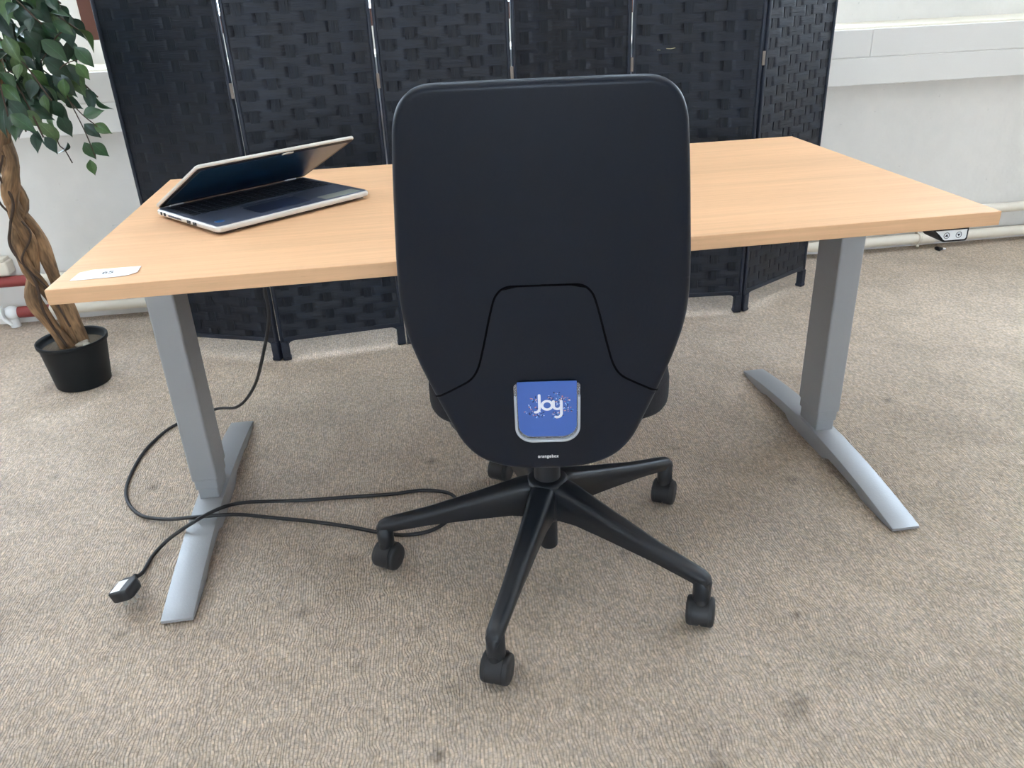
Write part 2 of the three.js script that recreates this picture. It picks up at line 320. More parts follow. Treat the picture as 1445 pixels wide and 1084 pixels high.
// ---------------------------------------------------------------- folding screen
const HINGES = [[-1.062, -0.99], [-0.69, -0.84], [-0.28, -0.885], [0.116, -0.86], [0.500, -0.93], [0.911, -0.888], [1.243, -1.095]];
{
  const s = thing('folding_screen', 'black woven six panel folding room screen standing behind the desk', 'room divider', [0, 0, 0]);
  const H = 1.78, Y0 = 0.068, PITCH = 0.0285, SP = 0.062, ROWS = Math.floor((H - Y0 - 0.03) / PITCH), NEAR = 37;
  const A = 0.0012;
  for (let k = 0; k < 6; k++) {
    const [ax, az] = HINGES[k], [bx, bz] = HINGES[k + 1], L = Math.hypot(bx - ax, bz - az) - 0.005, W = L - 0.02;
    const panel = new THREE.Group(); panel.name = 'panel'; s.add(panel);
    panel.position.set((ax + bx) / 2, 0, (az + bz) / 2); panel.rotation.y = -Math.atan2(bz - az, bx - ax);
    // frame: wrapped posts that end in feet, a rail below and above
    for (const e of [-1, 1]) part('post', merge([rbox(0.012, H - 0.004, 0.016, 0.005, e * (L / 2 - 0.006), H / 2 + 0.002, 0), rbox(0.026, 0.065, 0.024, 0.004, e * (L / 2 - 0.013), 0.0335, 0), rbox(0.028, 0.012, 0.027, 0.004, e * (L / 2 - 0.014), 0.007, 0)]), M.post, panel);
    const rb = new THREE.Shape(); rb.moveTo(-L / 2 + 0.024, 0.05); rb.quadraticCurveTo(-L / 2 + 0.028, Y0 - 0.002, -L / 2 + 0.05, Y0 - 0.002); rb.lineTo(L / 2 - 0.05, Y0 - 0.002); rb.quadraticCurveTo(L / 2 - 0.028, Y0 - 0.002, L / 2 - 0.024, 0.05);
    rb.lineTo(L / 2 - 0.012, 0.05); rb.lineTo(L / 2 - 0.012, Y0 + 0.012); rb.lineTo(-L / 2 + 0.012, Y0 + 0.012); rb.lineTo(-L / 2 + 0.012, 0.05); rb.closePath();
    part('bottom_rail', extr(rb, 0.010, 0.001, 1).translate(0, 0, -0.005), M.post, panel);
    part('top_rail', rbox(L - 0.03, 0.02, 0.018, 0.006, 0, H - 0.012, 0), M.post, panel);
    // upright stakes, evenly spaced
    const n = Math.round(W / SP), sp = W / n;
    const stakeG = rbox(0.027, H - Y0 - 0.02, 0.0022, 0.001, 0, (H + Y0) / 2, 0.0006, 1);
    { const p = stakeG.attributes.position, uv = stakeG.attributes.uv; for (let i = 0; i < p.count; i++) uv.setXY(i, p.getY(i) / 0.25, p.getX(i) / 0.25); }
    for (let i = 0; i < n; i++) part('stake', stakeG, M.stake, panel).position.x = -W / 2 + (i + 0.5) * sp;
    // horizontal strips, in front of every other stake
    const strip = (par) => {
      const nc = n * 14, nr = 3, hh = 0.0300, pos = [], uv = [], idx = [];
      for (let face = 0; face < 2; face++) for (let r = 0; r <= nr; r++) for (let c = 0; c <= nc; c++) {
        const x = -W / 2 + W * c / nc, q = (((x + W / 2 - sp / 2) / sp + (par ? 1 : 0) + 1) % 2 + 2) % 2 - 1, hd = Math.abs(Math.abs(q) > 1 ? 0 : q) * sp, f = Math.sin(Math.PI / 2 * Math.max(-1, Math.min(1, (hd - 0.0175) / 0.0085)));
        const t = r / nr - 0.5, edge = 1 - 4 * t * t;
        pos.push(x, t * hh, f * (A + 0.0008) + 0.0009 * edge - t * 0.0026 - face * 0.0008);
        uv.push(x / 0.25, t * hh / 0.25);
      }
      const st = (nr + 1) * (nc + 1);
      for (let face = 0; face < 2; face++) for (let r = 0; r < nr; r++) for (let c = 0; c < nc; c++) {
        const a = face * st + r * (nc + 1) + c, b = a + 1, d = a + nc + 1, e = d + 1;
        face ? idx.push(a, d, b, b, d, e) : idx.push(a, b, d, b, e, d);
      }
      const g = new THREE.BufferGeometry();
      g.setAttribute('position', new THREE.Float32BufferAttribute(pos, 3)); g.setAttribute('uv', new THREE.Float32BufferAttribute(uv, 2)); g.setIndex(idx); g.computeVertexNormals();
      return g;
    };
    const two = [strip(0), strip(1)], upper = [];
    for (let r = 0; r < ROWS; r++) {
      const y = Y0 + 0.02 + r * PITCH, dy = rr(-0.0006, 0.0006), tilt = rr(-0.004, 0.004) * 0.5;
      if (r < NEAR) { const m = part('strip', two[r % 2], M.strip, panel); m.position.y = y + dy; m.rotation.z = tilt; m.position.z = rr(-0.0003, 0.0003); }
      else upper.push(two[r % 2].clone().translate(0, y + dy, 0));
    }
    const up = part('upper_weave', merge(upper), M.strip, panel); up.userData.kind = 'stuff';
    if (k === 4) { const f = part('pale_fibre', merge([tube([[-0.014, 0.001, 0], [0, 0, 0.0012], [0.014, 0.002, 0]], 0.0009, 8, 6), tube([[-0.042, -0.002, 0], [-0.036, -0.002, 0.0008], [-0.032, -0.003, 0]], 0.0006, 6, 6)]), std({ color: lin(0.55, 0.48, 0.28), roughness: 0.7 }), panel, 'pale straw coloured fibre'); f.position.set(-0.085, 0.885, 0.0046); }
    // strap hinges to the next panel
    if (k < 5) for (const y of [0.30, 0.845, 1.5]) part('hinge', rbox(0.009, 0.042, 0.003, 0.001, L / 2 + 0.0025, y, 0.0075), M.hinge, panel);
  }
}

// ---------------------------------------------------------------- desk
{
  const d = thing('desk', 'beech topped height adjustable desk on two silver grey legs', 'desk', [0, 0, 0]);
  const top = rbox(1.6, 0.025, 0.822, 0.0016, 0, 0.6775, 0, 2);
  { const g = top, p = g.attributes.position, nn = g.attributes.normal, uv = g.attributes.uv; for (let i = 0; i < p.count; i++) { const side = Math.abs(nn.getX(i)) > 0.7; uv.setXY(i, (side ? p.getZ(i) : p.getX(i)) / 1.6 + 0.5, (Math.abs(nn.getY(i)) > 0.7 ? p.getZ(i) : p.getY(i) * 1.0 + 0.1) / 0.822 + 0.5); } }
  part('tabletop', top, M.wood, d);
  for (const e of [-1, 1]) {
    const leg = new THREE.Group(); leg.name = 'leg'; d.add(leg); leg.position.set(e * 0.752, 0, 0);
    part('outer_tube', rbox(0.057, 0.56, 0.105, 0.005, 0, 0.375, -0.012, 3), M.steel, leg);
    part('middle_tube', rbox(0.051, 0.10, 0.097, 0.004, 0, 0.120, -0.012, 3), M.steel, leg);
    part('inner_tube', rbox(0.045, 0.12, 0.089, 0.004, 0, 0.097, -0.012, 3), M.steel, leg);
    const pr = new THREE.Shape(), N = 24;
    pr.moveTo(-0.402, 0.005);
    for (let i = 0; i <= N; i++) { const z = -0.402 + 0.804 * i / N, q = Math.abs(z) / 0.402; pr.lineTo(z, 0.011 + 0.034 * (1 - Math.pow(q, 1.9))); }
    pr.lineTo(0.402, 0.005); pr.lineTo(0.37, 0.001); pr.lineTo(0.27, 0.001); pr.lineTo(0.24, 0.010); pr.lineTo(0.12, 0.014); pr.lineTo(0.09, 0.001);
    pr.lineTo(-0.09, 0.001); pr.lineTo(-0.12, 0.014); pr.lineTo(-0.24, 0.010); pr.lineTo(-0.27, 0.001); pr.lineTo(-0.37, 0.001); pr.closePath();
    const fg = toCreasedNormals(extr(pr, 0.062 - 0.004, 0.002, 2).rotateY(-Math.PI / 2).translate(0.029, 0, 0), 0.5);
    part('foot', fg, M.steel, leg);
    part('mounting_bracket', merge([boxG(0.07, 0.012, 0.62, 0, 0.659, 0), boxG(0.09, 0.02, 0.14, 0, 0.648, -0.012)]), M.steel, leg);
  }
  part('crossbar', merge([boxG(1.44, 0.04, 0.03, 0, 0.635, 0.06), boxG(1.44, 0.04, 0.03, 0, 0.635, -0.09)]), M.steel, d);
  part('control_box', rbox(0.22, 0.035, 0.1, 0.006, -0.45, 0.645, -0.15), M.black, d);
  // hand switch under the right front edge
  const h = new THREE.Group(); h.name = 'hand_switch'; d.add(h); h.position.set(0.71, 0.665, 0.402);
  const hs = new THREE.Shape(); hs.moveTo(-0.040, -0.001); hs.quadraticCurveTo(-0.022, -0.003, -0.015, -0.017); hs.quadraticCurveTo(-0.009, -0.026, -0.002, -0.026); hs.lineTo(0.034, -0.026); hs.quadraticCurveTo(0.040, -0.026, 0.040, -0.020); hs.lineTo(0.040, -0.001); hs.closePath();
  part('housing', extr(hs, 0.05, 0.0012, 2).translate(0, 0, -0.05), M.black, h);
  const fp = new THREE.Shape(); fp.moveTo(-0.024, -0.0045); fp.quadraticCurveTo(-0.015, -0.011, -0.009, -0.018); fp.quadraticCurveTo(-0.006, -0.0225, -0.001, -0.0225); fp.lineTo(0.032, -0.0225); fp.quadraticCurveTo(0.0365, -0.0225, 0.0365, -0.018); fp.lineTo(0.0365, -0.0045); fp.closePath();
  part('face_plate', extr(fp, 0.001, 0.0005, 1).translate(0, 0, 0.0005), M.white, h);
  for (const [x, r] of [[-0.002, 1], [0.021, -1]]) { const t = new THREE.Shape(); t.moveTo(-0.003, -0.0018 * r); t.lineTo(0.003, -0.0018 * r); t.lineTo(0, 0.0026 * r); t.closePath(); part('button', merge([new THREE.TorusGeometry(0.0052, 0.0005, 6, 20).translate(x, -0.0135, 0.0023), extr(t, 0.0006, 0.0002, 1).translate(x, -0.0135, 0.0021)]), M.black, h); }
}

// ---------------------------------------------------------------- paper label on the desk
const canvasTex = (w, h, draw) => { const c = document.createElement('canvas'); c.width = w; c.height = h; draw(c.getContext('2d'), w, h); const t = new THREE.CanvasTexture(c); t.colorSpace = THREE.SRGBColorSpace; t.anisotropy = 8; return t; };
const planarUV = (g, x0, y0, w, h) => { const p = g.attributes.position, uv = new Float32Array(p.count * 2); for (let i = 0; i < p.count; i++) { uv[2 * i] = (p.getX(i) - x0) / w; uv[2 * i + 1] = (p.getY(i) - y0) / h; } g.setAttribute('uv', new THREE.BufferAttribute(uv, 2)); return g; };
{
  const tex = canvasTex(512, 256, (c, w, h) => { c.fillStyle = '#f4f5f7'; c.fillRect(0, 0, w, h); c.fillStyle = '#55585c'; c.font = 'bold 84px sans-serif'; c.textAlign = 'center'; c.fillText('65', w * 0.52, h * 0.56); });
  const pts = [[-0.049, -0.025], [-0.047, 0.016], [-0.030, 0.027], [0.049, 0.023], [0.051, -0.010], [0.040, -0.020], [0.025, -0.023]];
  const g = planarUV(extr(poly(pts), 0.0004, 0), -0.052, -0.027, 0.104, 0.054);
  { const p = g.attributes.position; for (let i = 0; i < p.count; i++) p.setZ(i, p.getZ(i) + 0.0012 * Math.max(0, p.getX(i) / 0.05) ** 2); g.computeVertexNormals(); }
  const m = part('paper_label', g.rotateX(-Math.PI / 2), std({ map: tex, roughness: 0.8 }), scene); m.name = numbered('paper_label');
  m.position.set(-0.7255, 0.6903, 0.349);
  tag(m, 'torn white paper slip numbered 65 on the left front corner of the desk', 'paper');
}

// ---------------------------------------------------------------- laptop
{
  const l = thing('laptop', 'half closed silver laptop with dark keyboard on the left of the desk', 'laptop', [-0.521, 0.69, -0.034], THREE.MathUtils.degToRad(39));
  const W = 0.352, D = 0.248;
  const slab = (w, d, h, r, bev) => extr(roundedRect(w, d, r, r), h - 2 * bev, bev, 3, 6).rotateX(-Math.PI / 2).translate(0, bev, 0);
  part('base', slab(W, D, 0.0115, 0.012, 0.0045).translate(0, 0.006, 0), M.champagne, l);
  for (const [x, z] of [[-0.14, 0.09], [0.14, 0.09], [-0.14, -0.09], [0.14, -0.09]]) part('rubber_foot', rbox(0.05, 0.0064, 0.012, 0.001, x, 0.0032, z, 1), M.rubber, l);
  part('underside', slab(W - 0.016, D - 0.016, 0.004, 0.010, 0.001).translate(0, 0.0032, 0), M.rubber, l);
  part('deck', slab(W - 0.008, D - 0.008, 0.0012, 0.009, 0.0004).translate(0, 0.0170, 0), M.deck, l);
  const keys = [];
  const kw = 0.0188;
  for (let r = 0; r < 6; r++) for (let c = 0; c < 17; c++) {
    const x = -0.160 + 0.0095 + c * kw, z = -0.093 + r * 0.0175 + (r === 0 ? 0.003 : 0);
    if (r === 5 && c > 3 && c < 9) { if (c === 4) keys.push(rbox(kw * 5 - 0.003, 0.0016, 0.0148, 0.0006, x + kw * 2, 0.0188, z, 1)); continue; }
    keys.push(rbox(kw - 0.003, 0.0016, r === 0 ? 0.010 : 0.0148, 0.0006, x, 0.0188, z, 1));
  }
  part('key_bed', slab(0.328, 0.112, 0.0006, 0.004, 0.0002).translate(0, 0.0180, -0.048), std({ color: lin(0.075, 0.09, 0.13), roughness: 0.4 }), l);
  const kk = part('keys', merge(keys), M.key, l); kk.userData.kind = 'stuff';
  part('touchpad', slab(0.116, 0.070, 0.0008, 0.004, 0.0002).translate(-0.012, 0.0180, 0.066), std({ color: lin(0.030, 0.040, 0.078), roughness: 0.3 }), l);
  part('touchpad_edge', merge([boxG(0.118, 0.0005, 0.0012, -0.012, 0.0185, 0.0305)]), M.chrome, l);
  part('spec_sticker', slab(0.088, 0.032, 0.0006, 0.002, 0.0001).translate(0.115, 0.0181, 0.098), std({ color: lin(0.42, 0.44, 0.38), roughness: 0.4, metalness: 0.3 }), l, 'long pale silver sticker');
  part('blue_sticker', slab(0.016, 0.013, 0.0006, 0.002, 0.0001).translate(-0.150, 0.0181, 0.088), std({ color: lin(0.03, 0.16, 0.42), roughness: 0.4 }), l, 'small blue sticker');
  for (const [z, w] of [[0.016, 0.013], [0.039, 0.013], [-0.083, 0.006], [-0.098, 0.005]]) part('port', rbox(0.003, 0.006, w, 0.001, -W / 2 - 0.0001, 0.0118, z, 1), M.black, l);
  part('vent', merge([...Array(12)].map((_, i) => boxG(0.002, 0.0035, 0.0022, -W / 2, 0.0118, -0.066 + i * 0.0045))), M.deck, l);
  const lid = new THREE.Group(); lid.name = 'lid'; l.add(lid); lid.position.set(0, 0.0185, -D / 2 + 0.006); lid.rotation.x = THREE.MathUtils.degToRad(-25.5);
  part('lid_shell', slab(W, 0.238, 0.007, 0.010, 0.003).translate(0, 0.0005, 0.119), M.champagne, lid);
  part('bezel', slab(W - 0.006, 0.232, 0.0012, 0.008, 0.0004).translate(0, -0.0006, 0.119), M.black, lid);
  part('screen_panel', slab(W - 0.022, 0.205, 0.0008, 0.001, 0.0002).translate(0, -0.0012, 0.122), M.screen, lid);
  part('webcam_shutter', rbox(0.024, 0.0022, 0.0075, 0.0008, 0.016, -0.0014, 0.2295, 1), M.champagne, lid, 'pale webcam shutter');
  part('hinge_strip', merge([cyl(0.0045, 0.0045, 0.27, 0, 0, 0, 14).rotateZ(Math.PI / 2).translate(0, 0.001, 0.002)]), std({ color: lin(0.30, 0.20, 0.13), metalness: 0.5, roughness: 0.35 }), lid, 'bronze hinge strip');
  for (const x of [-0.135, 0.135]) part('hinge_cap', rbox(0.03, 0.008, 0.010, 0.002, x, 0.001, 0.004), M.champagne, lid);
}

// ---------------------------------------------------------------- office chair
const CHAIR = { pos: V(-0.011, 0, 0.35), turn: THREE.MathUtils.degToRad(-9) };
const backZ = (x, y) => 0.244 + 0.1 * (y - 0.377) - 0.010 * (x / 0.2) ** 2;
{
  const ch = thing('office_chair', 'black swivel office chair with a tall plastic back, pushed up to the desk', 'chair', CHAIR.pos.toArray(), CHAIR.turn);
  const half = [[0, 0.378], [0.030, 0.3785], [0.055, 0.381], [0.084, 0.388], [0.1115, 0.4035], [0.1340, 0.4305], [0.151, 0.4695], [0.170, 0.5185], [0.1925, 0.5845], [0.2045, 0.634], [0.2080, 0.678], [0.2065, 0.7265], [0.2005, 0.808], [0.1920, 0.900], [0.1875, 0.9305], [0.1785, 0.9525], [0.1645, 0.967], [0.1465, 0.9745], [0.10, 0.9765], [0, 0.977]];
  const seam = [[0.0, 0.703], [0.040, 0.7028], [0.050, 0.7022], [0.060, 0.698], [0.0665, 0.691], [0.0705, 0.684], [0.079, 0.655], [0.091, 0.605], [0.102, 0.568], [0.113, 0.551], [0.135, 0.5365], [0.1695, 0.5175]];
  const smooth = (pts, n) => new THREE.CatmullRomCurve3(pts.map(([x, y]) => V(x, y, 0)), false, 'centripetal').getPoints(n).map((p) => [Math.max(0, p.x), p.y]);
  const oc = smooth(half, 160), sc = smooth(seam, 80);
  const lookup = (pts) => (y) => { let b = 0; for (let i = 0; i < pts.length - 1; i++) { const [xa, ya] = pts[i], [xb, yb] = pts[i + 1]; if ((y - ya) * (y - yb) <= 0) b = Math.max(b, Math.abs(yb - ya) < 1e-9 ? Math.max(xa, xb) : xa + (xb - xa) * (y - ya) / (yb - ya)); } return b; };
  const wOut = lookup(oc), wSeam = lookup(sc);
  const edgeDist = (x, y) => { x = Math.abs(x); let d = 9; for (let i = 0; i < oc.length - 1; i++) { const [xa, ya] = oc[i], [xb, yb] = oc[i + 1], dx = xb - xa, dy = yb - ya, t = Math.max(0, Math.min(1, ((x - xa) * dx + (y - ya) * dy) / (dx * dx + dy * dy || 1))); d = Math.min(d, Math.hypot(x - xa - t * dx, y - ya - t * dy)); } return d; };
  const RIM = 0.0095;
  const surf = (x, y) => { const d = Math.min(edgeDist(x, y), RIM); return backZ(x, y) - RIM * (1 - Math.sqrt(Math.max(0, 1 - (1 - d / RIM) ** 2))); };
  function grid(ys, xa, xb, nx) {
    const pos = [], idx = [], uv = [];
    const ease = (t) => 0.5 - 0.5 * Math.cos(Math.PI * t);
    ys.forEach((y) => { for (let i = 0; i <= nx; i++) { const t = ease(i / nx), a = xa(y), b = xb(y), x = a + (b - a) * t; pos.push(x, y, surf(x, y)); uv.push(x, y); } });
    for (let r = 0; r < ys.length - 1; r++) for (let c = 0; c < nx; c++) { const a = r * (nx + 1) + c, b = a + 1, d = a + nx + 1, e = d + 1; idx.push(a, b, d, b, e, d); }
    const g = new THREE.BufferGeometry(); g.setAttribute('position', new THREE.Float32BufferAttribute(pos, 3)); g.setAttribute('uv', new THREE.Float32BufferAttribute(uv, 2)); g.setIndex(idx);
    return g;
  }
  const span = (a, b, n, f = (t) => t) => [...Array(n + 1)].map((_, i) => a + (b - a) * f(i / n));
  const GAP = 0.0016, E = 0.0002;
  const topRows = [...span(0.7032 + GAP, 0.9, 24), ...span(0.9, 0.9768, 26, (t) => 1 - (1 - t) ** 2).slice(1)];
  const sideRows = span(0.5180 + GAP, 0.7032 + GAP, 46);
  const sOut = (y) => Math.min(wOut(y), (y >= 0.7032 ? 0 : wSeam(y - GAP * 0.8)) + GAP * 0.6);
  const joined = [grid(topRows, (y) => -wOut(y), (y) => wOut(y), 64), grid(sideRows, (y) => -wOut(y), (y) => -sOut(y), 26), grid(sideRows, (y) => sOut(y), (y) => wOut(y), 26)].map((g) => { g = mergeVertices(g, 1e-5); return g; });
  const upG = mergeVertices(mergeGeometries(joined), 2e-4); upG.computeVertexNormals();
  part('upper_cover', upG, M.shell, ch);
  const lowRows = [...span(0.3782, 0.40, 22, (t) => t * t), ...span(0.40, 0.7032 - GAP, 60).slice(1)];
  const sIn = (y) => y < 0.517 ? wOut(y) : Math.min(wOut(y), Math.max(0.001, wSeam(y + GAP * 0.8) - GAP * 0.6));
  const loG = grid(lowRows, (y) => -sIn(y), (y) => sIn(y), 60); loG.computeVertexNormals();
  part('lower_cover', loG, M.shell, ch);
  // solid frame behind the covers and the padded front
  const full = [...oc, ...oc.slice(0, -1).reverse().map(([x, y]) => [-x, y])];
  const inset = (f) => full.map(([x, y]) => [x * f, 0.68 + (y - 0.68) * f]);
  const shear = (g) => { const p = g.attributes.position; for (let i = 0; i < p.count; i++) p.setZ(i, p.getZ(i) + backZ(p.getX(i), p.getY(i)) ); g.computeVertexNormals(); return g; };
  part('back_frame', toCreasedNormals(shear(extr(poly(full), 0.012, 0)).translate(0, 0, -0.0215), 0.6), M.shell, ch);
  part('seam_backing', shear(extr(poly(inset(0.985)), 0.003, 0)).translate(0, 0, -0.0095), M.dark, ch);
  { const sp2 = [...sc.slice().reverse(), ...sc.slice(1).map(([x, y]) => [-x, y])].map(([x, y]) => V(x, y, backZ(x, y) - 0.0009 - (Math.abs(x) > 0.162 ? (Math.abs(x) - 0.162) * 0.9 : 0)));
    part('seam', new THREE.TubeGeometry(new THREE.CatmullRomCurve3(sp2, false, 'centripetal'), 260, 0.0019, 8), M.dark, ch); }
  part('back_cushion', toCreasedNormals(shear(extr(poly(inset(0.985)), 0.024, 0.008, 3)).translate(0, 0, -0.046), 0.8), M.fabric, ch);
  // seat, with its tray
  const seatS = new THREE.Shape(); seatS.moveTo(-0.20, -0.21); seatS.quadraticCurveTo(0, -0.245, 0.20, -0.21); seatS.quadraticCurveTo(0.243, -0.20, 0.246, -0.14); seatS.quadraticCurveTo(0.25, 0.02, 0.238, 0.12); seatS.quadraticCurveTo(0.225, 0.20, 0.15, 0.205); seatS.lineTo(-0.15, 0.205); seatS.quadraticCurveTo(-0.225, 0.20, -0.238, 0.12); seatS.quadraticCurveTo(-0.25, 0.02, -0.246, -0.14); seatS.quadraticCurveTo(-0.243, -0.20, -0.20, -0.21);
  part('seat', extr(seatS, 0.03, 0.018, 4).scale(0.89, 0.92, 1).rotateX(Math.PI / 2).translate(0.006, 0.455, -0.035), M.fabric, ch);
  part('seat_tray', extr(seatS, 0.022, 0.010, 3).scale(0.76, 0.80, 1).rotateX(Math.PI / 2).translate(0, 0.396, -0.05), M.plastic, ch);
  part('mechanism', merge([rbox(0.16, 0.05, 0.20, 0.012, 0, 0.345, -0.02), rbox(0.09, 0.03, 0.20, 0.01, 0, 0.365, 0.08), rbox(0.09, 0.10, 0.03, 0.01, 0, 0.445, 0.197), rbox(0.09, 0.03, 0.06, 0.01, 0, 0.408, 0.172)]), M.plastic, ch);
  part('gas_lift', merge([lathe([[0, 0.041], [0.016, 0.041], [0.018, 0.044], [0.018, 0.12], [0.026, 0.12], [0.026, 0.25], [0.014, 0.25], [0.014, 0.33], [0, 0.33]], 28)]), M.plastic, ch);
  part('hub', lathe([[0.02, 0.118], [0.037, 0.122], [0.043, 0.135], [0.044, 0.184], [0.042, 0.202], [0.036, 0.209], [0.02, 0.210]], 36), M.plastic, ch);
  // five legs of the star base, each a tapered beam with a rounded top
  const section = (r, top, bot, w) => {
    const out = [], cw = w / 2, h = top - bot, rr0 = Math.min(0.013, cw * 0.8);
    const prof = [[-cw * 0.78, bot], [-cw * 0.9, bot + h * 0.35], [-cw, top - rr0], [-cw + rr0 * 0.3, top - rr0 * 0.3], [-cw + rr0, top], [0, top + 0.0015], [cw - rr0, top], [cw - rr0 * 0.3, top - rr0 * 0.3], [cw, top - rr0], [cw * 0.9, bot + h * 0.35], [cw * 0.78, bot], [0, bot - 0.0015]];
    for (const [a, y] of prof) out.push([r, y, a]);
    return out;
  };
  const legRings = [[0.012, 0.200, 0.130, 0.052], [0.035, 0.205, 0.127, 0.052], [0.055, 0.202, 0.128, 0.049], [0.075, 0.195, 0.129, 0.046], [0.14, 0.174, 0.122, 0.041], [0.24, 0.143, 0.110, 0.0355], [0.315, 0.1245, 0.097, 0.033], [0.335, 0.119, 0.092, 0.0325], [0.346, 0.112, 0.088, 0.028], [0.351, 0.101, 0.086, 0.018]].map((a) => section(...a));
  const legG = merge([toCreasedNormals(loft(legRings), 0.9), lathe([[0, 0.0565], [0.0150, 0.0565], [0.0164, 0.0590], [0.0168, 0.075], [0.0166, 0.102], [0.0, 0.112]], 20).translate(0.3355, 0, 0)]);
  // castor: two wheels with a hood over them
  const wheelG = merge([lathe([[0, 0.0255], [0.012, 0.0265], [0.0225, 0.0250], [0.0262, 0.0235], [0.0280, 0.0200], [0.0280, 0.0030], [0.0265, 0.0015], [0, 0.0015]], 36).rotateZ(-Math.PI / 2)]);
  const hoodS = new THREE.Shape(); hoodS.absarc(0, 0, 0.0305, -0.25, Math.PI + 0.25); hoodS.lineTo(-0.021, -0.005); hoodS.absarc(0, 0, 0.0285, Math.PI + 0.2, -0.2, true); hoodS.closePath();
  const hoodG = merge([extr(hoodS, 0.030, 0.0006, 1, 24).translate(0, 0, -0.015).rotateY(Math.PI / 2), boxG(0.004, 0.03, 0.04, 0, 0.008, 0), cyl(0.0125, 0.014, 0.012, 0, 0.031, 0.004, 20)]);
  const swivel = [0.24, 0.26, 0.42, 0.4, 0.36];
  for (let k = 0; k < 5; k++) {
    const a = THREE.MathUtils.degToRad(34.9 + 72 * k), c = Math.cos(a), s = Math.sin(a);
    part('leg', legG, M.plastic, ch).rotation.y = -a;
    const cs = new THREE.Group(); cs.name = 'caster'; ch.add(cs); cs.position.set(0.3355 * c, 0.0285, 0.3355 * s); cs.rotation.y = -swivel[k];
    part('hood', hoodG, M.rubber, cs);
    part('wheel', wheelG, M.wheel, cs); part('wheel', wheelG, M.wheel, cs).rotation.z = Math.PI;
  }
  // clear card pocket: back plate, raised U rim, front lip
  const pocket = new THREE.Group(); pocket.name = 'card_pocket'; ch.add(pocket); pocket.position.set(0.001, 0.490, backZ(0, 0.490)); pocket.rotation.x = 0.0997;
  part('pocket_plate', extr(roundedRect(0.101, 0.106, 0.006, 0.028), 0.0010, 0.0004, 1, 10).translate(0, 0, 0.0004), M.clear, pocket);
  const rimS = roundedRect(0.101, 0.106, 0.004, 0.028), hole = new THREE.Path();
  { const a = 0.0455, b = 0.0485, r = 0.024; hole.moveTo(-a, 0.2); hole.lineTo(-a, -b + r); hole.absarc(-a + r, -b + r, r, Math.PI, 1.5 * Math.PI); hole.lineTo(a - r, -b); hole.absarc(a - r, -b + r, r, -Math.PI / 2, 0); hole.lineTo(a, 0.2); }
  const U = new THREE.Shape(); { const A = 0.0505, B = 0.053, R = 0.028, a = 0.0462, b = 0.0487, r = 0.0237, yt = 0.031; U.moveTo(-A, yt); U.lineTo(-A, -B + R); U.absarc(-A + R, -B + R, R, Math.PI, 1.5 * Math.PI); U.lineTo(A - R, -B); U.absarc(A - R, -B + R, R, -Math.PI / 2, 0); U.lineTo(A, yt); U.lineTo(a, yt); U.lineTo(a, -b + r); U.absarc(a - r, -b + r, r, 0, -Math.PI / 2, true); U.lineTo(-a + r, -b); U.absarc(-a + r, -b + r, r, 1.5 * Math.PI, Math.PI, true); U.lineTo(-a, yt); U.closePath(); }
  part('pocket_rim', extr(U, 0.0042, 0.0010, 2, 10).translate(0, 0, 0.0016), M.clearRim, pocket);
  // maker's name in small raised letters
  const font = await new FontLoader().loadAsync('fonts/droid/droid_sans_bold.typeface.json');
  const tg = new TextGeometry('orangebox', { font, size: 0.0056, depth: 0.0003, curveSegments: 3 }); tg.computeBoundingBox();
  const sx = 0.033 / (tg.boundingBox.max.x - tg.boundingBox.min.x);
  tg.scale(sx, 1, 1).translate(-0.0165, 0, 0);
  const lg = part('maker_name', tg, M.white, ch, 'small white lettering'); lg.position.set(0.0005, 0.4025, backZ(0, 0.4025) + 0.0001); lg.rotation.x = 0.0997;
}
